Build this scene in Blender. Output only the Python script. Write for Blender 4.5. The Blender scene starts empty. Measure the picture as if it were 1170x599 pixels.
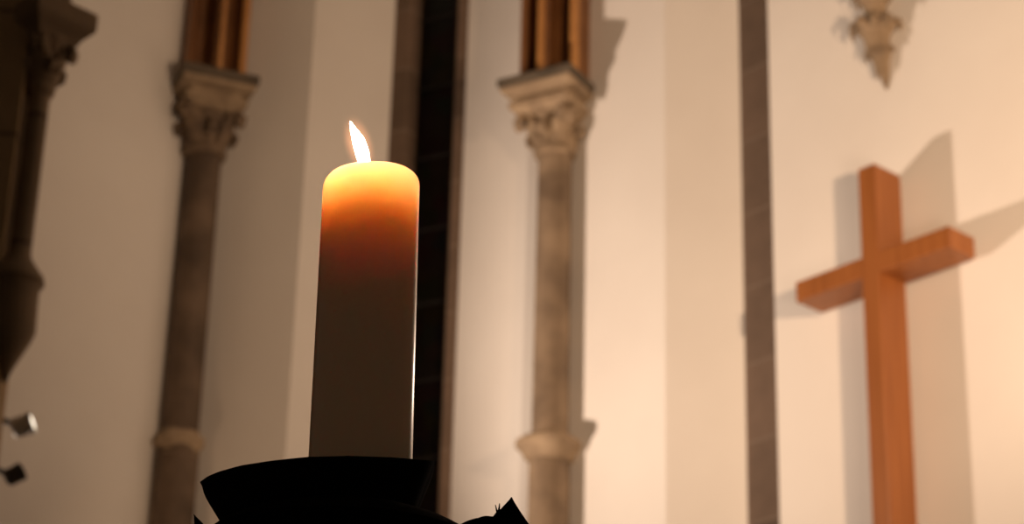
import bpy, math, random
from mathutils import Vector, Matrix
random.seed(7)
C = bpy.context.scene.collection
PI = math.pi

# ------------------------------------------------------------------ camera model
F = 2630.0
TH, RHO = math.radians(24.1), math.radians(1.53)
CAM = Vector((0, 0, 0.9))
fwd = Vector((0, math.cos(TH), math.sin(TH)))
up0 = Vector((0, -math.sin(TH), math.cos(TH)))
r0 = Vector((1, 0, 0))
right = r0 * math.cos(RHO) + up0 * math.sin(RHO)
upv = up0 * math.cos(RHO) - r0 * math.sin(RHO)

def ray(px, py):
    return fwd * F + right * (px - 585) + upv * (299.5 - py)
def P(px, py, Y):                       # point of the photograph's ray at the world plane y = Y
    d = ray(px, py)
    return CAM + d * (Y / d.y)
def PD(px, py, depth):
    return CAM + ray(px, py) * (depth / F)
def on_plane(px, py, p0, n):
    d = ray(px, py)
    return CAM + d * ((p0 - CAM).dot(n) / d.dot(n))
def proj(p):
    v = p - CAM
    k = F / v.dot(fwd)
    return (585 + k * v.dot(right), 299.5 - k * v.dot(upv))

# ------------------------------------------------------------------ materials
def nodes(name):
    m = bpy.data.materials.new(name)
    m.use_nodes = True
    nt = m.node_tree
    return m, nt, nt.nodes['Principled BSDF']
def mottled(name, col_a, col_b, scale=6.0, rough=0.8, bump=0.15, detail=6.0, dist=0.02, fine=None):
    m, nt, b = nodes(name)
    tc = nt.nodes.new('ShaderNodeTexCoord')
    n = nt.nodes.new('ShaderNodeTexNoise')
    n.inputs['Scale'].default_value = scale
    n.inputs['Detail'].default_value = detail
    nt.links.new(tc.outputs['Object'], n.inputs['Vector'])
    r = nt.nodes.new('ShaderNodeValToRGB')
    r.color_ramp.elements[0].position = 0.35
    r.color_ramp.elements[1].position = 0.68
    r.color_ramp.elements[0].color = (*col_a, 1)
    r.color_ramp.elements[1].color = (*col_b, 1)
    nt.links.new(n.outputs['Fac'], r.inputs['Fac'])
    nt.links.new(r.outputs['Color'], b.inputs['Base Color'])
    b.inputs['Roughness'].default_value = rough
    n2 = nt.nodes.new('ShaderNodeTexNoise')
    n2.inputs['Scale'].default_value = fine or scale * 8
    n2.inputs['Detail'].default_value = 4
    nt.links.new(tc.outputs['Object'], n2.inputs['Vector'])
    bp = nt.nodes.new('ShaderNodeBump')
    bp.inputs['Strength'].default_value = bump
    bp.inputs['Distance'].default_value = dist
    nt.links.new(n2.outputs['Fac'], bp.inputs['Height'])
    nt.links.new(bp.outputs['Normal'], b.inputs['Normal'])
    return m
def coursed(name, col_a, col_b, joint, course=0.42, rough=0.85):
    """dressed stone with horizontal courses: every block has its own tint, thin mortar joints"""
    m, nt, b = nodes(name)
    N, L = nt.nodes, nt.links
    tc = N.new('ShaderNodeTexCoord')
    sx = N.new('ShaderNodeSeparateXYZ')
    L.new(tc.outputs['Object'], sx.inputs[0])
    dv = N.new('ShaderNodeMath'); dv.operation = 'DIVIDE'; dv.inputs[1].default_value = course
    L.new(sx.outputs['Z'], dv.inputs[0])
    fl = N.new('ShaderNodeMath'); fl.operation = 'FLOOR'
    fr = N.new('ShaderNodeMath'); fr.operation = 'FRACT'
    L.new(dv.outputs[0], fl.inputs[0]); L.new(dv.outputs[0], fr.inputs[0])
    wn = N.new('ShaderNodeTexWhiteNoise'); wn.noise_dimensions = '1D'
    L.new(fl.outputs[0], wn.inputs['W'])
    ns = N.new('ShaderNodeTexNoise'); ns.inputs['Scale'].default_value = 9; ns.inputs['Detail'].default_value = 6
    L.new(tc.outputs['Object'], ns.inputs['Vector'])
    av = N.new('ShaderNodeMath'); av.operation = 'MULTIPLY_ADD'; av.inputs[1].default_value = 0.45
    L.new(wn.outputs['Value'], av.inputs[0]); 
    sc_ = N.new('ShaderNodeMath'); sc_.operation = 'MULTIPLY'; sc_.inputs[1].default_value = 0.6
    L.new(ns.outputs['Fac'], sc_.inputs[0]); L.new(sc_.outputs[0], av.inputs[2])
    r = N.new('ShaderNodeValToRGB')
    r.color_ramp.elements[0].color = (*col_a, 1); r.color_ramp.elements[0].position = 0.2
    r.color_ramp.elements[1].color = (*col_b, 1); r.color_ramp.elements[1].position = 0.8
    L.new(av.outputs[0], r.inputs['Fac'])
    lt = N.new('ShaderNodeMath'); lt.operation = 'LESS_THAN'; lt.inputs[1].default_value = 0.03
    L.new(fr.outputs[0], lt.inputs[0])
    mx = N.new('ShaderNodeMix'); mx.data_type = 'RGBA'
    L.new(lt.outputs[0], mx.inputs[0]); L.new(r.outputs['Color'], mx.inputs[6])
    mx.inputs[7].default_value = (*joint, 1)
    L.new(mx.outputs[2], b.inputs['Base Color'])
    b.inputs['Roughness'].default_value = rough
    bp = N.new('ShaderNodeBump'); bp.inputs['Strength'].default_value = 0.2; bp.inputs['Distance'].default_value = 0.02
    L.new(ns.outputs['Fac'], bp.inputs['Height']); L.new(bp.outputs['Normal'], b.inputs['Normal'])
    return m
def wood(name, col_a, col_b, axis):
    m, nt, b = nodes(name)
    N, L = nt.nodes, nt.links
    tc = N.new('ShaderNodeTexCoord')
    mp = N.new('ShaderNodeMapping')
    s = [22, 22, 22]; s[axis] = 1.2
    mp.inputs['Scale'].default_value = s
    L.new(tc.outputs['Object'], mp.inputs['Vector'])
    n = N.new('ShaderNodeTexNoise'); n.inputs['Scale'].default_value = 1.5; n.inputs['Detail'].default_value = 5
    L.new(mp.outputs['Vector'], n.inputs['Vector'])
    r = N.new('ShaderNodeValToRGB')
    r.color_ramp.elements[0].color = (*col_a, 1); r.color_ramp.elements[0].position = 0.3
    r.color_ramp.elements[1].color = (*col_b, 1); r.color_ramp.elements[1].position = 0.7
    L.new(n.outputs['Fac'], r.inputs['Fac']); L.new(r.outputs['Color'], b.inputs['Base Color'])
    b.inputs['Roughness'].default_value = 0.45
    return m
def plain(name, col, rough=0.5, metal=0.0, spec=0.5):
    m, nt, b = nodes(name)
    n = nt.nodes.new('ShaderNodeTexNoise'); n.inputs['Scale'].default_value = 60
    mr = nt.nodes.new('ShaderNodeMapRange')
    mr.inputs['To Min'].default_value = max(0, rough - 0.08); mr.inputs['To Max'].default_value = min(1, rough + 0.08)
    nt.links.new(n.outputs['Fac'], mr.inputs['Value']); nt.links.new(mr.outputs['Result'], b.inputs['Roughness'])
    b.inputs['Base Color'].default_value = (*col, 1)
    b.inputs['Metallic'].default_value = metal
    b.inputs['Specular IOR Level'].default_value = spec
    return m

M_plaster = mottled('white_plaster', (0.78, 0.745, 0.70), (0.83, 0.80, 0.755), 1.3, 0.9, 0.05)
M_jamb = coursed('dark_jamb_stone', (0.10, 0.067, 0.045), (0.18, 0.12, 0.083), (0.20, 0.145, 0.105), 0.40)
M_pier = coursed('brown_pier_stone', (0.17, 0.12, 0.072), (0.24, 0.165, 0.10), (0.10, 0.07, 0.05), 0.55)
M_pierwall = coursed('sandstone_wall', (0.30, 0.20, 0.10), (0.42, 0.29, 0.16), (0.16, 0.11, 0.07), 0.55)
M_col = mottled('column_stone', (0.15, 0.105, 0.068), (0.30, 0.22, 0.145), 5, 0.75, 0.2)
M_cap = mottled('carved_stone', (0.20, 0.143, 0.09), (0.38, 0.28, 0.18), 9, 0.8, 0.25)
M_colA = mottled('dark_column_stone', (0.08, 0.053, 0.034), (0.16, 0.11, 0.073), 5, 0.75, 0.2)  # left column: a darker tone of the column stone
M_capA = mottled('dark_carved_stone', (0.11, 0.075, 0.05), (0.23, 0.16, 0.10), 9, 0.8, 0.25)  # left capital: carved stone in a darker tone
M_abac = mottled('moulded_stone', (0.25, 0.18, 0.115), (0.40, 0.30, 0.195), 9, 0.8, 0.2)
M_highlight = mottled('highlight_stone', (0.42, 0.195, 0.06), (0.56, 0.28, 0.095), 3, 0.4, 0.05)  # light caught by the rib mouldings, put in as a brighter colour
M_slab = mottled('dark_slab_stone', (0.075, 0.06, 0.042), (0.14, 0.11, 0.078), 7, 0.85, 0.2)  # top slab, darker than the abacus under it
M_rib = mottled('ochre_stone', (0.15, 0.062, 0.021), (0.25, 0.11, 0.038), 3, 0.38, 0.05)
M_floor = coursed('floor_stone', (0.12, 0.10, 0.08), (0.2, 0.17, 0.13), (0.06, 0.05, 0.04), 0.5)
M_ceil = mottled('vault_plaster', (0.60, 0.55, 0.48), (0.68, 0.63, 0.55), 1.0, 0.9, 0.05)
M_wood = wood('oiled_oak', (0.25, 0.082, 0.018), (0.345, 0.122, 0.031), 2)
M_woodx = wood('oiled_oak_across', (0.36, 0.115, 0.026), (0.47, 0.165, 0.042), 0)
M_iron = plain('blackened_iron', (0.006, 0.0055, 0.005), 0.9, 0.0, 0.03)
M_steel = plain('brushed_steel', (0.75, 0.73, 0.70), 0.32, 1.0)
M_silver = plain('silver_paint', (0.62, 0.60, 0.56), 0.4, 0.0, 0.5)
M_grey = plain('dark_grey_paint', (0.05, 0.045, 0.038), 0.8, 0, 0.1)
M_black = plain('black_enamel', (0.02, 0.02, 0.02), 0.5)
M_lead = plain('lead_came', (0.012, 0.010, 0.009), 0.7, 0, 0.2)
M_lens = bpy.data.materials.new('lit_lens'); M_lens.use_nodes = True
_b = M_lens.node_tree.nodes['Principled BSDF']
_b.inputs['Base Color'].default_value = (0.8, 0.78, 0.7, 1); _b.inputs['Emission Color'].default_value = (1.0, 0.86, 0.68, 1); _b.inputs['Emission Strength'].default_value = 2.5
def glass_mat():
    m, nt, b = nodes('night_glass')
    N, L = nt.nodes, nt.links
    tc = N.new('ShaderNodeTexCoord')
    v = N.new('ShaderNodeTexVoronoi'); v.inputs['Scale'].default_value = 9
    L.new(tc.outputs['Object'], v.inputs['Vector'])
    hs = N.new('ShaderNodeMix'); hs.data_type = 'RGBA'
    hs.inputs[0].default_value = 0.97
    L.new(v.outputs['Color'], hs.inputs[6]); hs.inputs[7].default_value = (0.012, 0.008, 0.006, 1)
    mu = N.new('ShaderNodeMix'); mu.data_type = 'RGBA'; mu.blend_type = 'MULTIPLY'; mu.inputs[0].default_value = 1
    L.new(hs.outputs[2], mu.inputs[6]); mu.inputs[7].default_value = (0.16, 0.13, 0.10, 1)
    L.new(mu.outputs[2], b.inputs['Base Color'])
    b.inputs['Roughness'].default_value = 0.35
    b.inputs['Specular IOR Level'].default_value = 0.15
    return m
M_glass = glass_mat()

# ------------------------------------------------------------------ mesh helpers
def mesh(name, verts, faces, mat, parent=None, smooth=True, origin=None, angle=40):
    o_ = Vector(origin) if origin is not None else (parent_world(parent) if parent else Vector((0, 0, 0)))
    me = bpy.data.meshes.new(name)
    me.from_pydata([tuple(Vector(v) - o_) for v in verts], [], faces)
    me.materials.append(mat)
    me.validate(); me.update()
    if smooth:
        for p in me.polygons: p.use_smooth = True
        me.set_sharp_from_angle(angle=math.radians(angle))
    ob = bpy.data.objects.new(name, me)
    C.objects.link(ob)
    if parent:
        ob.parent = parent
        ob.location = o_ - parent_world(parent)
    else:
        ob.location = o_
    return ob
def parent_world(p):
    v = Vector((0, 0, 0))
    while p is not None:
        v += p.location; p = p.parent
    return v
def fix_normals(ob):
    import bmesh
    bm = bmesh.new(); bm.from_mesh(ob.data)
    bmesh.ops.recalc_face_normals(bm, faces=bm.faces)
    bm.to_mesh(ob.data); bm.free()
    return ob
def loft(rings, cap0=True, cap1=True, closed=True):
    n = len(rings[0]); V = [p for r in rings for p in r]; Fc = []
    for i in range(len(rings) - 1):
        for j in range(n if closed else n - 1):
            a, b = i * n + j, i * n + (j + 1) % n
            Fc.append((a, b, b + n, a + n))
    if cap0: Fc.append(tuple(reversed(range(n))))
    if cap1: Fc.append(tuple(range((len(rings) - 1) * n, len(rings) * n)))
    return V, Fc
def merge(*parts):
    V, Fc = [], []
    for v, f in parts:
        k = len(V); V += list(v); Fc += [tuple(i + k for i in q) for q in f]
    return V, Fc
def lathe(profile, c, n=40, power=2.0, rot=0.0, caps=(True, True), wob=0.0):
    """profile of (radius, z); power > 2 squares the plan off, rot turns it"""
    rings = []
    for r, z in profile:
        ring = []
        for k in range(n):
            t = 2 * PI * k / n
            x, y = math.cos(t), math.sin(t)
            s = (abs(x) ** power + abs(y) ** power) ** (-1 / power) if power != 2 else 1.0
            s *= 1 + wob * math.sin(3 * t + z * 40)
            x, y = x * r * s, y * r * s
            ring.append(Vector((c[0] + x * math.cos(rot) - y * math.sin(rot), c[1] + x * math.sin(rot) + y * math.cos(rot), z)))
        rings.append(ring)
    return loft(rings, *caps)
def square_lathe(profile, c, rot):
    rings = []
    for h, z in profile:
        rings.append([Vector((c[0] + (x * math.cos(rot) - y * math.sin(rot)) * h, c[1] + (x * math.sin(rot) + y * math.cos(rot)) * h, z))
                      for x, y in ((-1, -1), (1, -1), (1, 1), (-1, 1))])
    return loft(rings)
def prism(plan, z0, z1):
    return loft([[Vector((x, y, z0)) for x, y in plan], [Vector((x, y, z1)) for x, y in plan]])
def tube(path, radii, n=12, flat=1.0, flat_dir=None, caps=True):
    path = [Vector(p) for p in path]; rings = []
    for i, p in enumerate(path):
        a, b = path[max(i - 1, 0)], path[min(i + 1, len(path) - 1)]
        t = (b - a).normalized()
        ref = flat_dir if flat_dir is not None else (Vector((0, 0, 1)) if abs(t.z) < 0.9 else Vector((1, 0, 0)))
        u = (ref - t * ref.dot(t)).normalized(); w = t.cross(u)
        rings.append([p + u * math.cos(2 * PI * k / n) * radii[i] * flat + w * math.sin(2 * PI * k / n) * radii[i] for k in range(n)])
    return loft(rings, caps, caps)
def spline(pts, m=6):
    pts = [Vector(p) for p in pts]; out = []
    for i in range(len(pts) - 1):
        a = pts[max(i - 1, 0)]; b = pts[i]; c = pts[i + 1]; d = pts[min(i + 2, len(pts) - 1)]
        for k in range(m):
            t = k / m
            out.append(0.5 * ((2 * b) + (c - a) * t + (2 * a - 5 * b + 4 * c - d) * t * t + (3 * b - a - 3 * c + d) * t ** 3))
    out.append(pts[-1]); return out
def lerp_list(vals, m=6):
    out = []
    for i in range(len(vals) - 1):
        for k in range(m): out.append(vals[i] + (vals[i + 1] - vals[i]) * k / m)
    out.append(vals[-1]); return out
def empty(name, loc, label, cat, group=None):
    o = bpy.data.objects.new(name, None); C.objects.link(o)
    o.location = loc; o.empty_display_size = 0.1
    tag(o, label, cat, group); return o
def tag(o, label, cat, group=None):
    o['label'] = label; o['category'] = cat
    if group: o['group'] = group
    return o
def struct(o, label=None, cat=None):
    o['kind'] = 'structure'
    if label: o['label'] = label
    if cat: o['category'] = cat
    return o

# ------------------------------------------------------------------ plan of the apse
ZT = 8.6
def V2(x, y): return Vector((x, y))
def kx(px, py=300):
    d = ray(px, py); return d.x / d.y
YC = 11.0
c2 = V2(kx(632) * YC, YC)
c1 = V2(kx(232) * 11.95, 11.95)
uc = (c2 - c1).normalized(); mc = V2(-uc.y, uc.x)         # along / into the central wall
AZ = math.radians(41.5)
ur = V2(math.sin(AZ), -math.cos(AZ)); mr_ = V2(math.cos(AZ), math.sin(AZ))   # right wall, towards the viewer / into the wall
ul = V2(-math.sin(math.radians(45)), -math.cos(math.radians(45))); ml = V2(-math.cos(math.radians(45)), math.sin(math.radians(45)))
def along(c, u, m, d, px):
    k = kx(px)          # (cx + u.x a + m.x d) = k (cy + u.y a + m.y d)
    a = (k * (c.y + m.y * d) - c.x - m.x * d) / (u.x - k * u.y)
    return a
def at(c, u, m, a, d): return c + u * a + m * d

# --- floor and ceiling
def slab(name, z0, z1, mat):
    V, Fc = prism([(-6, -2), (6, -2), (6, 13.5), (-6, 13.5)], z0, z1)
    return struct(mesh(name, V, Fc, mat, smooth=False))
slab('floor', -0.2, 0.0, M_floor)
slab('ceiling', ZT, ZT + 0.2, M_ceil)

# --- left wall
end_l = c1 + ul * 4.2
V, Fc = prism([tuple(c1), tuple(end_l), tuple(end_l + ml * 0.5), tuple(c1 + ml * 0.5 + V2(0.0, 0.25))], 0, ZT)
struct(fix_normals(mesh('wall_left', V, Fc, M_plaster, smooth=False)))

# --- central wall with its lancet
D1 = 0.36
a_fl = along(c1, uc, mc, 0, 341); a_in = along(c1, uc, mc, D1, 437)
b_in = along(c1, uc, mc, D1, 525); b_fl = along(c1, uc, mc, 0, 600)
Lc = (c2 - c1).length
WT = 0.62
def Q(a, d): return tuple(at(c1, uc, mc, a, d))
w_l = prism([Q(0, 0), Q(a_fl, 0), Q(a_in, D1), Q(a_in, WT), Q(0, WT)], 0, ZT)
w_r = prism([Q(b_fl, 0), Q(Lc, 0), Q(Lc, WT), Q(b_in, WT), Q(b_in, D1)], 0, ZT)
Z1a, Z1b = 2.2, 8.1
w_b = prism([Q(a_fl, 0), Q(b_fl, 0), Q(b_in, D1), Q(b_in, WT), Q(a_in, WT), Q(a_in, D1)], 0, Z1a)
w_t = prism([Q(a_fl, 0), Q(b_fl, 0), Q(b_in, D1), Q(b_in, WT), Q(a_in, WT), Q(a_in, D1)], Z1b, ZT)
struct(fix_normals(mesh('wall_back', *merge(w_l, w_r, w_b, w_t), M_plaster, smooth=False)))

def window(name, c, u, m, a0, a1, d, jw0, jw1, z0, z1, label):
    base = at(c, u, m, (a0 + a1) / 2, d)
    e = empty(name, (base.x, base.y, z0), label, 'window'); e['kind'] = 'structure'
    def R(a, dd): return tuple(at(c, u, m, a, dd))
    ch = 0.018
    # stone jambs with a chamfered inner arris
    for s, (p, q) in ((1, (a0, a0 + jw0)), (-1, (a1 - jw1, a1))):
        if s == 1: plan = [R(p, d), R(q - ch, d), R(q, d + ch), R(q, d + 0.2), R(p, d + 0.2)]
        else: plan = [R(p + ch, d), R(q, d), R(q, d + 0.2), R(p, d + 0.2), R(p, d + ch)]
        fix_normals(mesh('stone_jamb', *prism(plan, z0, z1), M_jamb, e, smooth=False))
    g0, g1 = a0 + jw0, a1 - jw1
    fix_normals(mesh('stone_sill', *prism([R(g0, d), R(g1, d), R(g1, d + 0.2), R(g0, d + 0.2)], z0, z0 + 0.12), M_jamb, e, smooth=False))
    fix_normals(mesh('glass_pane', *prism([R(g0, d + 0.11), R(g1, d + 0.11), R(g1, d + 0.118), R(g0, d + 0.118)], z0 + 0.12, z1), M_glass, e, smooth=False))
    z = z0 + 0.5
    while z < z1:
        fix_normals(mesh('saddle_bar', *prism([R(g0, d + 0.095), R(g1, d + 0.095), R(g1, d + 0.11), R(g0, d + 0.11)], z, z + 0.018), M_lead, e, smooth=False))
        z += 0.46
    return e
jl = along(c1, uc, mc, D1, 458) - a_in; jr = b_in - along(c1, uc, mc, D1, 510)
window('window_1', c1, uc, mc, a_in, b_in, D1, jl, jr, Z1a, Z1b, 'tall dark lancet window between stone jambs behind the candle')

# --- right wall with its lancet, the cross hangs on its near part
def S(a, d): return tuple(at(c2, ur, mr_, a, d))
D2 = 0.20; D3 = 0.25
a0 = along(c2, ur, mr_, 0, 760)
a1 = along(c2, ur, mr_, D2, 831)
ain = along(c2, ur, mr_, D3, 849)
a_near = along(c2, ur, mr_, 0, 884)
b_in2 = a_near - 0.30
b_in2 = max(a_near - 0.04, ain + 0.36)
a_end = along(c2, ur, mr_, 0, 1330)
v_l = prism([S(0, 0), S(a0, 0), S(a1, D2), S(ain, D3), S(ain, 0.65), S(0, 0.65)], 0, ZT)
v_r = prism([S(a_near, 0), S(a_end, 0), S(a_end, 0.65), S(b_in2, 0.65), S(b_in2, D3)], 0, ZT)
Z2a, Z2b = 2.2, 8.1
v_b = prism([S(a0, 0), S(a_near, 0), S(b_in2, D3), S(b_in2, 0.65), S(ain, 0.65), S(ain, D3), S(a1, D2)], 0, Z2a)
v_t = prism([S(a0, 0), S(a_near, 0), S(b_in2, D3), S(b_in2, 0.65), S(ain, 0.65), S(ain, D3), S(a1, D2)], Z2b, ZT)
struct(fix_normals(mesh('wall_right', *merge(v_l, v_r, v_b, v_t), M_plaster, smooth=False)))
window('window_2', c2, ur, mr_, ain, b_in2, D3, 0.26, 0.06, Z2a, Z2b, 'stone jamb of the lancet window left of the wooden cross')
print('right wall a:', a0, a1, a_near, b_in2, a_end)

# --- wall beyond the cross, turning back towards the nave
e0 = at(c2, ur, mr_, a_end, 0)
V, Fc = prism([tuple(e0), (e0.x + 0.25, e0.y - 2.0), (e0.x + 0.75, e0.y - 2.0), (e0.x + 0.75, e0.y + 0.4)], 0, ZT)
struct(fix_normals(mesh('wall_nave', V, Fc, M_plaster, smooth=False)))

# ------------------------------------------------------------------ columns
def crocket(c, ang, r_in, r_out, z0, z1, w, curl):
    """a stiff leaf that climbs the bell and rolls over into a knob"""
    d = Vector((math.cos(ang), math.sin(ang), 0)); side = Vector((-d.y, d.x, 0))
    base = Vector((c[0], c[1], 0)); h = z1 - z0
    pts = [base + d * r_in + Vector((0, 0, z0)),
           base + d * (r_in + (r_out - r_in) * 0.25) + Vector((0, 0, z0 + h * 0.40)),
           base + d * (r_in + (r_out - r_in) * 0.70) + Vector((0, 0, z0 + h * 0.80)),
           base + d * r_out + Vector((0, 0, z1)),
           base + d * (r_out + curl * 1.0) + Vector((0, 0, z1 - curl * 0.6)),
           base + d * (r_out + curl * 0.7) + Vector((0, 0, z1 - curl * 1.6)),
           base + d * (r_out + curl * 0.1) + Vector((0, 0, z1 - curl * 1.5))]
    rad = [w * 0.8, w, w * 0.95, w * 0.75, w * 0.75, w * 0.7, w * 0.25]
    path = spline(pts, 4); rr = lerp_list(rad, 4)
    # flattened section, side is the wide way, with a mid groove
    rings = []
    n = 14
    for i, p in enumerate(path):
        t = (path[min(i + 1, len(path) - 1)] - path[max(i - 1, 0)]).normalized()
        nrm = side.cross(t).normalized()
        ring = []
        for k in range(n):
            a = 2 * PI * k / n
            s = math.cos(a); q = math.sin(a)
            lobes = 1 + 0.18 * math.sin(i * 1.35)
            dip = 0.55 if q < 0 and abs(s) < 0.3 else 1.0
            ring.append(p + side * s * rr[i] * lobes + nrm * q * rr[i] * 0.55 * dip)
        rings.append(ring)
    return loft(rings)

def column(M_col, M_cap, name, cxy, rot, rs, rs_low, z_ring, ring_h, ring_r, z_neck, z_ab, z_abt, ab_h, label, rib_w, rib_label, z_base=0.0):
    """wall shaft > shaft, base, annulet, necking, bell, leaves, abacus"""
    e = empty(name, (cxy[0], cxy[1], z_base), label, 'column', 'wall columns of the apse')
    c = cxy
    rr = random.Random(hash(label) % 1000)
    mesh('shaft', *lathe([(rs_low, z_base + 0.5), (rs_low, z_ring), (rs, z_ring + ring_h * 0.6), (rs * 0.985, (z_ring + z_neck) / 2), (rs * 0.965, z_neck)], c, 40), M_col, e)
    mesh('base', *lathe([(rs_low * 1.9, z_base), (rs_low * 1.9, z_base + 0.22), (rs_low * 1.55, z_base + 0.27), (rs_low * 1.7, z_base + 0.33), (rs_low * 1.6, z_base + 0.38), (rs_low * 1.2, z_base + 0.42), (rs_low * 1.3, z_base + 0.47), (rs_low * 1.02, z_base + 0.51)], c, 32, 5, rot), M_cap, e)
    zr, h, R = z_ring, ring_h, ring_r
    mesh('annulet', *lathe([(rs * 1.02, zr - h * 0.95), (R * 0.74, zr - h * 0.75), (R * 0.80, zr - h * 0.45), (R * 0.97, zr - h * 0.12), (R, zr + h * 0.08), (R * 0.97, zr + h * 0.3), (R * 0.86, zr + h * 0.36), (R * 0.8, zr + h * 0.55), (rs * 1.0, zr + h * 0.72)], c, 48, 3.4, rot), M_abac, e)
    mesh('necking', *lathe([(rs * 0.96, z_neck - 0.035), (rs * 1.16, z_neck - 0.025), (rs * 1.24, z_neck), (rs * 1.16, z_neck + 0.025), (rs * 0.96, z_neck + 0.035)], c, 36), M_cap, e)
    hb = z_ab - z_neck
    mesh('bell', *lathe([(rs * 0.95, z_neck), (rs * 0.98, z_neck + hb * 0.25), (rs * 1.08, z_neck + hb * 0.55), (rs * 1.25, z_neck + hb * 0.85), (rs * 1.5, z_neck + hb * 0.97), (rs * 1.5, z_ab + 0.01)], c, 40, 2.4, rot), M_cap, e)
    for k in range(8):
        ang = rot + PI / 4 + k * PI / 4
        if k % 2 == 0:
            g = crocket(c, ang, rs * 0.98, rs * 1.75, z_neck + hb * 0.12, z_ab - hb * 0.06, 0.056, 0.046)
        else:
            g = crocket(c, ang, rs * 0.98, rs * 1.32, z_neck + hb * 0.05, z_ab - hb * 0.34, 0.038, 0.04)
        fix_normals(mesh('leaf', *g, M_cap, e))
    H = z_abt - z_ab
    fx, fy = math.sin(rot), -math.cos(rot)                # towards the viewer's side of the wall
    ca = (c[0] + fx * 0.04, c[1] + fy * 0.04)
    prof = [(ab_h * 0.60, z_ab - 0.02), (ab_h * 0.72, z_ab), (ab_h * 0.79, z_ab + H * 0.03), (ab_h * 0.80, z_ab + H * 0.20), (ab_h * 0.66, z_ab + H * 0.24), (ab_h * 0.63, z_ab + H * 0.36), (ab_h * 0.68, z_ab + H * 0.47),
            (ab_h * 0.90, z_ab + H * 0.52), (ab_h * 0.95, z_ab + H * 0.58), (ab_h * 0.95, z_ab + H * 0.68), (ab_h * 0.91, z_ab + H * 0.70), (ab_h * 0.90, z_ab + H * 0.72)]
    fix_normals(mesh('abacus', *square_lathe(prof, ca, rot), M_abac, e, smooth=False))
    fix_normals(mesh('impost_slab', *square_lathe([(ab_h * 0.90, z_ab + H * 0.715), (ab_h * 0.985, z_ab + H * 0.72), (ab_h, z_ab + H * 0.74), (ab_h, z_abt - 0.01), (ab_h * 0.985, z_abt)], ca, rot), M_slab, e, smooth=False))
    # moulded rib that springs from the abacus: rolls and hollows
    w = rib_w
    half = []
    prof2 = [(-1.0, 0.55)]
    def roll(x0, y0, r, a_from, a_to, n=9):
        return [(x0 + r * math.cos(math.radians(a_from + (a_to - a_from) * k / n)), y0 + r * math.sin(math.radians(a_from + (a_to - a_from) * k / n))) for k in range(n + 1)]
    # local x along the front, y towards the wall; front is -y
    pts = [(-1.0, 1.3)]
    pts += roll(-0.86, -0.10, 0.14, 180, 400)
    pts += [(-0.72, 0.34), (-0.52, 0.52), (-0.34, 0.50), (-0.20, 0.26)]
    pts += roll(0.0, -0.40, 0.17, 150, 250, 6)
    pts += [(-0.05, -0.68), (0.05, -0.68)]
    pts += roll(0.0, -0.40, 0.17, 290, 390, 6)
    pts += [(0.20, 0.26), (0.34, 0.50), (0.52, 0.52), (0.72, 0.34)]
    pts += roll(0.86, -0.10, 0.14, 140, 360)
    pts += [(1.0, 1.3)]
    plan = []
    for x, y in pts:
        x, y = x * w, y * w
        plan.append((c[0] + fx * 0.07 + x * math.cos(rot) - y * math.sin(rot), c[1] + fy * 0.07 + x * math.sin(rot) + y * math.cos(rot)))
    er = tag(fix_normals(mesh('vault_rib', *prism(plan, z_abt, ZT), M_rib, smooth=True, angle=30, origin=(c[0], c[1], z_abt))), rib_label, 'vault rib', 'moulded ribs above the capitals')
    def loc(x, y): return (c[0] + fx * 0.07 + (x * math.cos(rot) - y * math.sin(rot)) * w, c[1] + fy * 0.07 + (x * math.sin(rot) + y * math.cos(rot)) * w)
    fix_normals(mesh('highlight_fillet', *prism([loc(*q) for q in ((-0.09, -0.56), (-0.075, -0.71), (-0.05, -0.74), (0.05, -0.74), (0.075, -0.71), (0.09, -0.56))], z_abt + 0.002, ZT), M_highlight, er, angle=30))  # painted highlight down the middle of the rib
    fix_normals(mesh('highlight_roll', *prism([loc(0.87 + 0.145 * math.cos(math.radians(t)), -0.11 + 0.16 * math.sin(math.radians(t))) for t in range(150, 376, 15)], z_abt + 0.002, ZT), M_highlight, er, angle=50))  # painted highlight on the right roll only
    return e

def depth_scale(p): return F / (p - CAM).dot(fwd)   # pixels per metre at p
# column between the left and the central wall
def col_at(px, py, Y): 
    p = P(px, py, Y); return p
YA = 11.80
pa = P(222, 300, YA)
def z_at(px, py, Y): return P(px, py, Y).z
sA = depth_scale(pa)
print('px per m at column:', sA)
rotA = math.radians(90 - 67.5) * -1 + 0.0           # front runs at azimuth 67.5 going right
rotA = math.radians(22)
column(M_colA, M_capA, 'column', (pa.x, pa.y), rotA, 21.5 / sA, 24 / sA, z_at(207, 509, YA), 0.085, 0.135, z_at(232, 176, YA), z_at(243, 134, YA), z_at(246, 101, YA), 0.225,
       'dark stone wall column left of the lit candle', 0.180, 'brown moulded vault rib above the capital left of the candle')
YB = 10.86
pb = P(632, 300, YB); sB = depth_scale(pb)
rotB = -math.radians(30)
column(M_col, M_cap, 'column', (pb.x, pb.y), rotB, 20.5 / sB, 23 / sB, z_at(626, 512, YB), 0.085, 0.155, z_at(632, 175, YB), z_at(628, 136, YB), z_at(626, 104, YB), 0.218,
       'pale stone wall column between the candle and the cross', 0.176, 'ochre moulded vault rib above the capital right of the candle')

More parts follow.
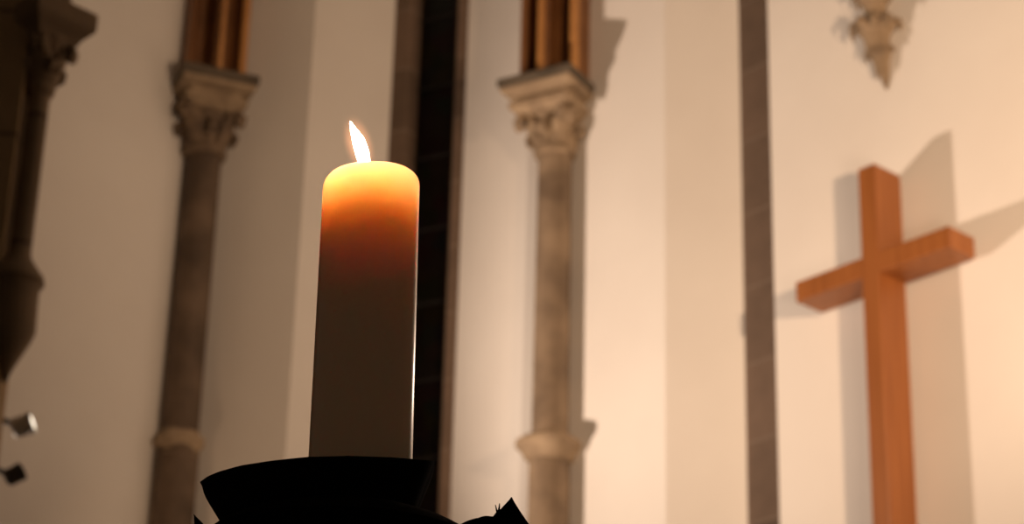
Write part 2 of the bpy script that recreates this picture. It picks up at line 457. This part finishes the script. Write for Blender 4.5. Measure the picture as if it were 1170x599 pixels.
# ------------------------------------------------------------------ the carved corbel above the cross
YP = None
aP = along(c2, ur, mr_, -0.06, 1014)
pp = at(c2, ur, mr_, aP, -0.06)
zp = lambda py: z_at(1008, py, pp.y)
sp = F / ((Vector((pp.x, pp.y, zp(40))) - CAM).dot(fwd))
e = empty('carved_corbel', (pp.x, pp.y, zp(97)), 'small carved leaf corbel hanging on the white wall above the cross', 'corbel')
tip = (pp.x + 0.035, pp.y + 0.03)
V, Fc = lathe([(0.004, zp(98)), (0.02, zp(86)), (0.040, zp(62)), (0.056, zp(40)), (0.058, zp(20)), (0.045, zp(8)), (0.075, zp(0)), (0.09, zp(-10)), (0.09, zp(-22))], (0, 0), 28)
V = [Vector((v.x + pp.x + 0.04 * max(0, min(1, (zp(30) - v.z) / 0.3)), v.y + pp.y + 0.035 * max(0, min(1, (zp(30) - v.z) / 0.3)), v.z)) for v in V]
mesh('core', V, Fc, M_cap, e)
def drop_leaf(c, ang, z_top, z_bot, r_top, r_mid, w, flick):
    d = Vector((math.cos(ang), math.sin(ang), 0)); side = Vector((-d.y, d.x, 0)); b = Vector((c[0], c[1], 0))
    h = z_top - z_bot
    pts = [b + d * (r_top * 0.5) + Vector((0, 0, z_bot)), b + d * r_mid * 0.8 + Vector((0, 0, z_bot + h * 0.35)), b + d * r_mid + Vector((0, 0, z_bot + h * 0.7)),
           b + d * (r_top + flick * 0.6) + Vector((0, 0, z_top)), b + d * (r_top + flick) + Vector((0, 0, z_top - flick * 0.6)), b + d * (r_top + flick * 0.8) + Vector((0, 0, z_top - flick * 1.3))]
    rad = [w * 0.3, w * 0.8, w, w * 0.8, w * 0.6, w * 0.2]
    path = spline(pts, 4); rr = lerp_list(rad, 4); rings = []
    for i, p in enumerate(path):
        t = (path[min(i + 1, len(path) - 1)] - path[max(i - 1, 0)]).normalized()
        nrm = side.cross(t).normalized(); lob = 1 + 0.22 * math.sin(i * 1.6)
        rings.append([p + side * math.cos(2 * PI * k / 12) * rr[i] * lob + nrm * math.sin(2 * PI * k / 12) * rr[i] * 0.5 for k in range(12)])
    return loft(rings)
for k in range(6):
    ang = PI + AZ + (k - 2.5) * PI / 5 + 0.25
    fix_normals(mesh('leaf', *drop_leaf((pp.x, pp.y), ang, zp(30), zp(64), 0.082, 0.060, 0.025, 0.042), M_cap, e))
for k in range(5):
    ang = PI + AZ + (k - 2) * PI / 4.5
    fix_normals(mesh('leaf', *drop_leaf((pp.x + 0.022, pp.y + 0.02), ang, zp(58), zp(86), 0.054, 0.038, 0.017, 0.026), M_cap, e))
for k in range(6):
    ang = PI + AZ + (k - 2.5) * PI / 5
    fix_normals(mesh('leaf', *drop_leaf((pp.x, pp.y), ang, zp(-4), zp(22), 0.078, 0.056, 0.024, 0.026), M_cap, e))
mesh('shaft', *lathe([(0.075, zp(-20)), (0.075, ZT)], (pp.x, pp.y), 28), M_col, e)

# ------------------------------------------------------------------ the wooden cross
GF = 0.225                                          # front face stands this far off the wall
aX = along(c2, ur, mr_, -GF, 1003.5)                  # front right arris of the upright at mid height
ptc = at(c2, ur, mr_, aX, -GF)
sx_ = F / ((Vector((ptc.x, ptc.y, z_at(1003, 300, ptc.y))) - CAM).dot(fwd))
print('cross scale', sx_, ptc)
PW, PDp = 0.094, 0.185                               # face width, depth
n_r = V2(mr_.x, mr_.y)
def X(a, d, z):                                    # a along the wall from the front right arris, d behind the front
    q = ptc + ur * a + n_r * d
    return Vector((q.x, q.y, z))
def zX(py): return z_at(1003, py, ptc.y)
def find_z(px, py, a, d):                            # height of the point (a, d) of the cross that the photo row py shows
    q = ptc + ur * a + n_r * d
    return P(px, py, q.y).z
z_top = find_z(996.5, 186, 0, 0)
z_bot = z_top - 2.35
# beam: at the front face its top edge crosses the upright's arris near y=292, its lower edge near 311
zb1 = find_z(1001, 287, 0, 0); zb0 = zb1 - 0.098
# arm ends from the photo
def arm(px):
    k = kx(px, 300); return (k * ptc.y - ptc.x) / (ur.x - k * ur.y)
def arm_px(target, z):
    lo, hi = -2.0, 2.0
    for _ in range(50):
        mid = (lo + hi) / 2
        if proj(X(mid, 0, z))[0] < target: lo = mid
        else: hi = mid
    return lo
aL, aR = arm_px(908, zb1), arm_px(1083, zb1)
print('arms', aL, aR, 'z', z_top, zb1, zb0)
base = X(-PW / 2, PDp / 2, z_bot)
e = empty('wooden_cross', base, 'plain reddish oak cross mounted in front of the white wall', 'cross')
def cbox(a0_, a1_, d0, d1, za, zb, bv=0.004):
    """box with chamfered edges in the cross's own axes"""
    V, Fc = [], []
    rings = []
    for z, s in ((za, bv), (za + bv, 0), (zb - bv, 0), (zb, bv)):
        p, q, r, t = a0_ + s, a1_ - s, d0 + s, d1 - s
        rings.append([X(p + bv, r, z), X(q - bv, r, z), X(q, r + bv, z), X(q, t - bv, z), X(q - bv, t, z), X(p + bv, t, z), X(p, t - bv, z), X(p, r + bv, z)])
    return loft(rings)
fix_normals(mesh('upright', *cbox(-PW, 0, 0, PDp, z_bot, z_top), M_wood, e, smooth=False))
fix_normals(mesh('crossbeam', *merge(cbox(aL, -PW + 0.002, 0.003, PDp - 0.003, zb0, zb1), cbox(-0.002, aR, 0.003, PDp - 0.003, zb0, zb1)), M_wood, e, smooth=False))
for zz in (z_bot + 0.25, zb0 - 1.15):
    fix_normals(mesh('wall_bracket', *cbox(-PW * 0.75, -PW * 0.25, PDp - 0.004, GF + 0.004, zz, zz + 0.06), M_steel, e, smooth=False))

# ------------------------------------------------------------------ the dark pier at the left
YL = 8.0
sc_l = F / ((P(25, 300, YL) - CAM).dot(fwd))
xg = kx(2) * YL
xg2 = kx(26) * (YL + 0.30)
V, Fc = prism([(-6.0, YL - 0.02), (xg, YL - 0.02), (xg, YL + 0.16), (xg2, YL + 0.16), (xg2, YL + 0.30), (-6.0, YL + 0.30)], 0, ZT)
struct(fix_normals(mesh('wall_arch', V, Fc, M_pierwall, smooth=False)))
cs = P(21.5, 300, YL + 0.06); c = (cs.x, cs.y)
zl = lambda py: z_at(20, py, c[1])
e = empty('corbelled_shaft', (c[0], c[1], zl(436)), 'dark slender wall shaft on a tapering corbel beside the chancel pier', 'wall shaft')
px_r = lambda r: r / sc_l
mesh('shaft', *lathe([(px_r(13), zl(300)), (px_r(13), zl(110))], c, 32), M_pier, e)
mesh('corbel', *lathe([(px_r(2), zl(438)), (px_r(9), zl(420)), (px_r(24), zl(390)), (px_r(28.5), zl(378)), (px_r(27.5), zl(350)), (px_r(27), zl(330)), (px_r(32), zl(323)), (px_r(31), zl(317)), (px_r(22), zl(306)), (px_r(14), zl(295)), (px_r(13), zl(288))], c, 40), M_pier, e)
zc = lambda py: z_at(65, py, c[1])
mesh('necking', *lathe([(px_r(13), zc(112)), (px_r(17), zc(108)), (px_r(18.5), zc(102)), (px_r(17), zc(96)), (px_r(13), zc(92))], c, 32), M_pier, e)
mesh('bell', *lathe([(px_r(12.5), zc(104)), (px_r(15), zc(85)), (px_r(20), zc(66)), (px_r(30), zc(54)), (px_r(30), zc(48))], c, 32), M_pier, e)
for k in range(8):
    g = crocket(c, k * PI / 4, px_r(13), px_r(27 if k % 2 == 0 else 18), zc(98), zc(56 if k % 2 == 0 else 76), 0.042, 0.03)
    fix_normals(mesh('leaf', *g, M_pier, e))
fix_normals(mesh('abacus', *square_lathe([(px_r(26), zc(54)), (px_r(31), zc(46)), (px_r(40), zc(38)), (px_r(42), zc(34)), (px_r(42), zc(17)), (px_r(38), zc(14))], c, PI / 4), M_pier, e, smooth=False))
# the springing of the arch above the capital
plan = []
for k in range(24):
    t = 2 * PI * k / 24; rad_ = px_r(22) * (1 + 0.14 * math.cos(6 * t))
    plan.append((c[0] + rad_ * math.cos(t), c[1] + rad_ * math.sin(t)))
mesh('arch_moulding', *prism(plan, zc(15), ZT), M_pier, e, angle=25)

# ------------------------------------------------------------------ spot lamps on the pier
YS = 8.7
def spot(px, py, axis, label, shell, lit, R0):
    p = P(px, py, YS); s = F / ((p - CAM).dot(fwd))
    ax = Vector(axis).normalized()
    e = empty('spotlight', p, label, 'spotlight', 'small spotlights behind the chancel pier')
    R, L = R0 / s, R0 * 2.1 / s
    def ring_prof(prof):
        ref = Vector((0, 0, 1)); u = (ref - ax * ref.dot(ax)).normalized(); w = ax.cross(u)
        return [[p + ax * t + u * math.cos(2 * PI * k / 28) * r + w * math.sin(2 * PI * k / 28) * r for k in range(28)] for r, t in prof]
    fix_normals(mesh('can', *loft(ring_prof([(R * 0.3, -L * 0.5), (R * 0.8, -L * 0.47), (R, -L * 0.36), (R, L * 0.30)])), shell, e))
    fix_normals(mesh('front_ring', *loft(ring_prof([(R * 1.0, L * 0.28), (R * 1.07, L * 0.30), (R * 1.07, L * 0.5), (R * 0.92, L * 0.52), (R * 0.85, L * 0.34), (R * 0.2, L * 0.30)])), M_silver if shell is M_silver else M_black, e))
    if lit:
        fix_normals(mesh('lens', *loft(ring_prof([(R * 0.86, L * 0.40), (R * 0.86, L * 0.46), (R * 0.5, L * 0.52), (R * 0.05, L * 0.53)])), M_lens, e))
    q0 = p - ax * L * 0.15
    q1 = Vector((xg - 0.35, YL + 0.45, p.z + 0.05))
    fix_normals(mesh('mounting_arm', *tube(spline([q0, q0 + Vector((-0.07, 0.0, 0.03)), q1 + Vector((0.05, 0, 0)), q1], 5), lerp_list([0.012] * 4, 5), 10), M_black, e))
    q2 = Vector((q1.x, YL + 0.30, q1.z))
    fix_normals(mesh('wall_plate', *tube([q2 + Vector((0, 0.0, 0)), q2 + Vector((0, 0.02, 0)), q1 + Vector((0, 0.0, 0))], [0.05, 0.05, 0.014], 20), M_black, e))
    return e
spot(25, 487, (0.94, -0.02, 0.36), 'silver spotlight with a bright rim, the upper of the two at lower left', M_silver, True, 12)
spot(16, 543, (0.62, 0.2, 0.45), 'dark unlit spotlight below the silver one at lower left', M_grey, False, 10)

# ------------------------------------------------------------------ the candle
DC = 1.64
B = PD(412, 523, DC)
T = P(424.5, 207.5, B.y)
axis = (T - B); Lh = axis.length; axis.normalize()
RC = 110 * (T - CAM).dot(fwd) / F / 2
print('candle radius', RC, 'height', Lh)
low = B - axis * 0.045
Rot = Vector((0, 0, 1)).rotation_difference(axis).to_matrix()
Ht = Lh + 0.048
def cl(profile, n=72, wob=0.0):
    rings = []
    for r, z in profile:
        ring = []
        for k in range(n):
            t = 2 * PI * k / n
            wt = max(0.0, min(1.0, (z - (Ht - 0.045)) / 0.04))            # the rim has burnt down lower on the flame's side
            dz = wob * (math.sin(2 * t + 0.6) + 0.6 * math.sin(5 * t)) * wt + (0.0024 * math.cos(t) - 0.0022) * wt * min(1.0, r / RC * 1.2)
            ring.append(low + Rot @ Vector((r * math.cos(t), r * math.sin(t), z + dz)))
        rings.append(ring)
    return loft(rings)
candle = empty('pillar_candle', low, 'thick ivory pillar candle with a lit wick on the black candlestick', 'candle')
wall_t = 0.006; pool = 0.027
prof = [(RC * 1.028, 0.0)] + [(RC * (1.028 - 0.028 * k / 24), Ht * k / 24 * 0.96) for k in range(1, 25)]
prof += [(RC, Ht - 0.0075), (RC * 0.994, Ht - 0.0045), (RC * 0.974, Ht - 0.0020), (RC * 0.945, Ht - 0.0005), (RC * 0.91, Ht), (RC - wall_t, Ht - 0.001),
         (RC - wall_t - 0.002, Ht - 0.006), (RC - wall_t - 0.003, Ht - pool * 0.6), (RC - wall_t - 0.006, Ht - pool * 0.92), (RC * 0.55, Ht - pool), (RC * 0.2, Ht - pool * 1.02), (0.001, Ht - pool * 1.02)]
m, nt, b = nodes('candle_wax')
b.inputs['Base Color'].default_value = (0.92, 0.76, 0.58, 1)
b.inputs['Subsurface Weight'].default_value = 1.0
b.inputs['Subsurface Radius'].default_value = (1.0, 0.54, 0.36)
b.inputs['Subsurface Scale'].default_value = 0.062
b.inputs['Roughness'].default_value = 0.22
b.inputs['Specular IOR Level'].default_value = 0.5
M_wax = m
fix_normals(mesh('wax_body', *cl(prof, 72, 0.0004), M_wax, candle))
wick0 = low + Rot @ Vector((-0.002, -0.004, Ht - pool * 1.05))
# flame: from the wick up, leaning to the left
fb = proj(T)
def FP(px, py): 
    return P(px, py, B.y - 0.006)
w_top = FP(416, 196)
mesh('wick', *tube(spline([wick0, (wick0 + w_top) / 2 + Vector((0.0008, 0, 0)), w_top], 5), lerp_list([0.0011, 0.0011, 0.0008], 5), 8), M_black, candle)
fpts = [FP(417.5, 214), FP(417.3, 204), FP(416.6, 188), FP(413.6, 174), FP(409.6, 161), FP(404.6, 150), FP(400, 138.5)]
s_f = F / ((FP(412, 180) - CAM).dot(fwd))
fr = [1.0, 4.2, 6.6, 7.8, 7.2, 4.2, 0.25]
path = spline(fpts, 6); rr = [r / s_f for r in lerp_list(fr, 6)]
for i in range(1, len(rr) - 1): pass
m = bpy.data.materials.new('flame_core'); m.use_nodes = True; nt = m.node_tree; nt.nodes.clear()
out = nt.nodes.new('ShaderNodeOutputMaterial'); em = nt.nodes.new('ShaderNodeEmission')
em.inputs['Color'].default_value = (1.0, 0.49, 0.29, 1); em.inputs['Strength'].default_value = 66
nt.links.new(em.outputs[0], out.inputs['Surface']); M_flame = m
flame = fix_normals(mesh('flame', *tube(path, rr, 20, 1.0, Vector((0, 1, 0))), M_flame, candle))
# lens glow round the flame, added as an emissive volume fading to nothing
fc = FP(410, 165); fax = (FP(401, 140) - FP(417, 192)).normalized()
la, lb = 42 / s_f, 19 / s_f
qr = Vector((0, 0, 1)).rotation_difference(fax).to_matrix()
rings = []
for i in range(17):
    t = PI * i / 16
    rings.append([fc + qr @ Vector((max(0.002, math.sin(t)) * lb * math.cos(2 * PI * k / 28), max(0.002, math.sin(t)) * lb * math.sin(2 * PI * k / 28), -math.cos(t) * la)) for k in range(28)])
m = bpy.data.materials.new('flame_halo'); m.use_nodes = True; nt = m.node_tree; nt.nodes.clear()
N, L = nt.nodes, nt.links
out = N.new('ShaderNodeOutputMaterial'); em = N.new('ShaderNodeEmission'); tc = N.new('ShaderNodeTexCoord')
def vm(op, a, b=None):
    n = N.new('ShaderNodeVectorMath'); n.operation = op
    for k, v in enumerate((a, b)):
        if v is None: continue
        if isinstance(v, (tuple, Vector)): n.inputs[k].default_value = tuple(v)
        else: L.new(v, n.inputs[k])
    return n
def mm(op, a, b=None):
    n = N.new('ShaderNodeMath'); n.operation = op
    for k, v in enumerate((a, b)):
        if v is None: continue
        if isinstance(v, (int, float)): n.inputs[k].default_value = v
        else: L.new(v, n.inputs[k])
    return n.outputs[0]
dot = vm('DOT_PRODUCT', tc.outputs['Object'], fax).outputs['Value']
sq = vm('DOT_PRODUCT', tc.outputs['Object'], tc.outputs['Object']).outputs['Value']
d2_ = mm('MULTIPLY', dot, dot)
q = mm('SQRT', mm('ADD', mm('DIVIDE', d2_, la * la), mm('DIVIDE', mm('MAXIMUM', mm('SUBTRACT', sq, d2_), 0.0), lb * lb)))
fo = mm('POWER', mm('MAXIMUM', mm('SUBTRACT', 1.0, q), 0.0), 1.6)
L.new(mm('MULTIPLY', fo, 95.0), em.inputs['Strength'])
em.inputs['Color'].default_value = (1.0, 0.40, 0.18, 1)
L.new(em.outputs[0], out.inputs['Volume']); M_halo = m
fix_normals(mesh('flame_halo', *loft(rings), M_halo, flame, origin=fc))

# ------------------------------------------------------------------ the black iron candlestick
# centre of the drip pan
Ypan = B.y
pc = P(363.5, 538.5, Ypan)
s_p = F / ((pc - CAM).dot(fwd))
RP = 132.5 / s_p
sil = [(225, 553), (231, 549), (237, 544.5), (250, 539), (275, 532), (310, 526.5), (350, 522.3), (400, 521), (450, 522.8), (497, 527), (510, 528)]
def sil_y(x):
    for (xa, ya), (xb, yb) in zip(sil, sil[1:]):
        if xa <= x <= xb: return ya + (yb - ya) * (x - xa) / (xb - xa)
    return sil[0][1] if x < sil[0][0] else sil[-1][1]
def rim_z(xy):
    """height of the pan's leaning, slightly saddle-shaped rim at a plan point of its near half"""
    z = pc.z
    for _ in range(40):
        p = Vector((xy[0], xy[1], z)); x, y = proj(p)
        z += (y - sil_y(x)) / (s_p * 0.93)
    return z
NP = 96
def pan_ring(scale, dz, lean=1.0, in_=0.0):
    ring = []
    for k in range(NP):
        t = 2 * PI * k / NP
        ct, st = math.cos(t), math.sin(t)
        zr = RIM[k]
        r = RP * scale - in_
        ring.append(Vector((pc.x + r * ct + (0.5 * (1 - scale) if scale > 0.7 else 0) * 0.05, pc.y + r * st, pc.z + (zr - pc.z) * lean + dz)))
    return ring
RIM = []
for k in range(NP):
    t = 2 * PI * k / NP
    st = -abs(math.sin(t))
    RIM.append(rim_z((pc.x + RP * math.cos(t), pc.y + RP * st)))
stick = empty('candlestick', (pc.x, pc.y, 0), 'black wrought iron candlestick with a flared drip pan and curled leaves', 'candlestick')
px1 = 1 / s_p
rings = [pan_ring(0.755, -70 * px1, 0.9), pan_ring(0.89, -30 * px1, 0.96), pan_ring(0.985, -5 * px1), pan_ring(0.997, -1.5 * px1), pan_ring(1.0, 0), pan_ring(0.988, -0.4 * px1), pan_ring(0.96, -9 * px1), pan_ring(0.86, -32 * px1, 0.95), pan_ring(0.75, -40 * px1, 0.6), pan_ring(0.02, -42 * px1, 0.0)]
fix_normals(mesh('drip_pan', *loft(rings), M_iron, stick, angle=60))
tiltv = Matrix.Rotation(math.radians(-6.0), 3, 'Y')
def tl(profile, c, n=48):
    V, Fc = lathe(profile, (0, 0), n)
    return [c + tiltv @ v for v in V], Fc
def st(px, py, Y=None): return P(px, py, Y if Y else Ypan)
cb = P(396, 595, Ypan)
# domed boss below the pan
fix_normals(mesh('boss', *lathe([(r_ * px1, cb.z + z_ * px1) for r_, z_ in ((30, -105), (60, -90), (130, -62), (158, -42), (161, -34), (152, -26), (135, -16), (110, -6), (84, 0), (60, 4), (2, 6))], (cb.x, cb.y), 48), M_iron, stick))
# leaves
def iron_leaf(root, tipp, width, thick, bend, side):
    root, tipp, side = Vector(root), Vector(tipp), Vector(side).normalized()
    d = tipp - root
    out = d.cross(side).normalized()
    rings = []; n = 14; N = 18
    for i in range(N + 1):
        t = i / N
        p = root + d * t + out * bend * math.sin(PI * t)
        w = width * (0.35 + 0.65 * math.sin(PI * min(1, t * 1.35 + 0.12)) if t < 0.5 else (1 - t) / 0.5 * 0.98) 
        w = max(w, 0.0004)
        rings.append([p + side * math.cos(2 * PI * k / n) * w + out * (math.sin(2 * PI * k / n) * thick * max(0.1, 1 - t) - abs(math.cos(2 * PI * k / n)) * w * 0.25) for k in range(n)])
    return loft(rings)
fix_normals(mesh('leaf', *iron_leaf(st(581, 630), st(584.5, 568.5), 27 * px1, 0.004, 0.008, (1, 0.1, -0.06)), M_iron, stick))
fix_normals(mesh('leaf', *iron_leaf(st(240, 640), st(221.5, 588), 10 * px1, 0.003, -0.004, (1, 0.25, 0.25)), M_iron, stick))
fix_normals(mesh('leaf', *iron_leaf(st(420, 660, Ypan + 0.09), st(430, 606, Ypan + 0.13), 24 * px1, 0.004, 0.006, (1, 0, 0)), M_iron, stick))
fix_normals(mesh('scroll', *tube(spline([st(505, 628), st(530, 606), st(548, 596.5), st(560, 595), st(578, 602), st(590, 618)], 6), lerp_list([9 * px1, 8 * px1, 5 * px1, 5 * px1, 8 * px1, 9 * px1], 6), 12), M_iron, stick))
fix_normals(mesh('scroll', *tube(spline([st(500, 640), st(540, 640), st(585, 630)], 6), lerp_list([9 * px1, 11 * px1, 12 * px1], 6), 12), M_iron, stick))
fix_normals(mesh('scroll', *tube(spline([st(250, 648), st(240, 644), st(236, 632)], 6), lerp_list([9 * px1, 8 * px1, 5 * px1], 6), 12), M_iron, stick))
tw = [(563, 599), (565, 592), (567.5, 588), (570, 583), (570.8, 575.5)]
fix_normals(mesh('tendril', *tube(spline([st(*q) for q in tw], 4), lerp_list([2.8 * px1, 2.2 * px1, 2.0 * px1, 1.3 * px1, 0.5 * px1], 4), 8), M_iron, stick))
fix_normals(mesh('tendril', *tube(spline([st(568.5, 587), st(567.4, 583), st(566.0, 577)], 4), lerp_list([1.4 * px1, 1.0 * px1, 0.4 * px1], 4), 8), M_iron, stick))
zb = cb.z - 100 * px1
fix_normals(mesh('stem', *lathe([(0.03, 0.16), (0.022, 0.3), (0.018, 0.6), (0.018, 0.72), (0.034, 0.76), (0.04, 0.79), (0.034, 0.82), (0.018, 0.86), (0.018, zb - 0.1), (0.03, zb - 0.04), (0.05, zb + 0.02)], (cb.x, cb.y), 32), M_iron, stick))
for k in range(3):
    a = PI / 2 + k * 2 * PI / 3; d = Vector((math.cos(a), math.sin(a), 0)); b0 = Vector((cb.x, cb.y, 0))
    fix_normals(mesh('foot', *tube(spline([b0 + Vector((0, 0, 0.26)), b0 + d * 0.08 + Vector((0, 0, 0.24)), b0 + d * 0.2 + Vector((0, 0, 0.09)), b0 + d * 0.27 + Vector((0, 0, 0.016))], 6), lerp_list([0.018, 0.018, 0.015, 0.016], 6), 12), M_iron, stick))

# ------------------------------------------------------------------ light
def spot_lamp(name, loc, target, power, col, ang, blend, size):
    l = bpy.data.lights.new(name, 'SPOT'); l.energy = power; l.color = col
    l.spot_size = math.radians(ang); l.spot_blend = blend; l.shadow_soft_size = size
    o = bpy.data.objects.new(name, l); C.objects.link(o)
    o.location = loc
    o.rotation_euler = (Vector(target) - Vector(loc)).to_track_quat('-Z', 'Y').to_euler()
    return o
w0 = Vector((c2.x, c2.y, 0)); nW = Vector((mr_.x, mr_.y, 0))
def lamp_line(corner, shadow_px):
    s = on_plane(*shadow_px, w0, nW)
    return s, (corner - s)
s1, d1 = lamp_line(X(0, 0, z_top), (1088, 147))
s2, d2 = lamp_line(X(-PW, 0, z_top), (951, 205))
print('lamp1 dir', d1, 'lamp2 dir', d2)
k1 = 4.9 / Vector((d1.x, d1.y)).length; k2 = 4.4 / Vector((d2.x, d2.y)).length
L1 = s1 + d1 * k1; L2 = s2 + d2 * k2
print('L1', L1, proj(L1), 'L2', L2, proj(L2), 'cross z', z_top)
spot_lamp('lamp_left', L1, (1.5, 9.2, 6.4), 580, (1.0, 0.745, 0.565), 90, 0.9, 0.05)
spot_lamp('lamp_right', L2, (1.45, 9.8, 5.6), 470, (1.0, 0.66, 0.41), 78, 0.9, 0.05)
spot_lamp('lamp_low', (-2.40, 10.6, 3.3), (pa.x + 0.35, pa.y, 4.6), 12, (1.0, 0.62, 0.36), 60, 0.8, 0.03)
spot_lamp('candle_rim_light', (1.95, 7.3, 3.9), tuple(B.lerp(T, 0.55)), 30, (1.0, 0.78, 0.6), 3.4, 0.5, 0.04)  # added narrow spot, only for the bright line on the candle's edge
spot_lamp('lamp_side', (1.7, 4.5, 2.6), (1.0, 9.9, 6.2), 165, (1.0, 0.72, 0.52), 60, 1.0, 0.45)

w = bpy.data.worlds.new('World'); bpy.context.scene.world = w; w.use_nodes = True
bg = w.node_tree.nodes['Background']
bg.inputs['Color'].default_value = (1.0, 0.66, 0.42, 1); bg.inputs['Strength'].default_value = 0.032

# ------------------------------------------------------------------ camera and view
cd = bpy.data.cameras.new('Camera'); cam = bpy.data.objects.new('Camera', cd); C.objects.link(cam)
cd.sensor_width = 36; cd.lens = F / 1170 * 36
cam.matrix_world = Matrix(((right.x, upv.x, -fwd.x, CAM.x), (right.y, upv.y, -fwd.y, CAM.y), (right.z, upv.z, -fwd.z, CAM.z), (0, 0, 0, 1)))
cd.clip_start = 0.05; cd.clip_end = 100
cd.dof.use_dof = True; cd.dof.focus_distance = (B - CAM).dot(fwd); cd.dof.aperture_fstop = 12.0
sc = bpy.context.scene
sc.camera = cam
vs = sc.view_settings
vs.view_transform = 'Standard'; vs.look = 'None'; vs.gamma = 1; vs.use_curve_mapping = False; vs.exposure = 0.3
sc.cycles.use_denoising = True
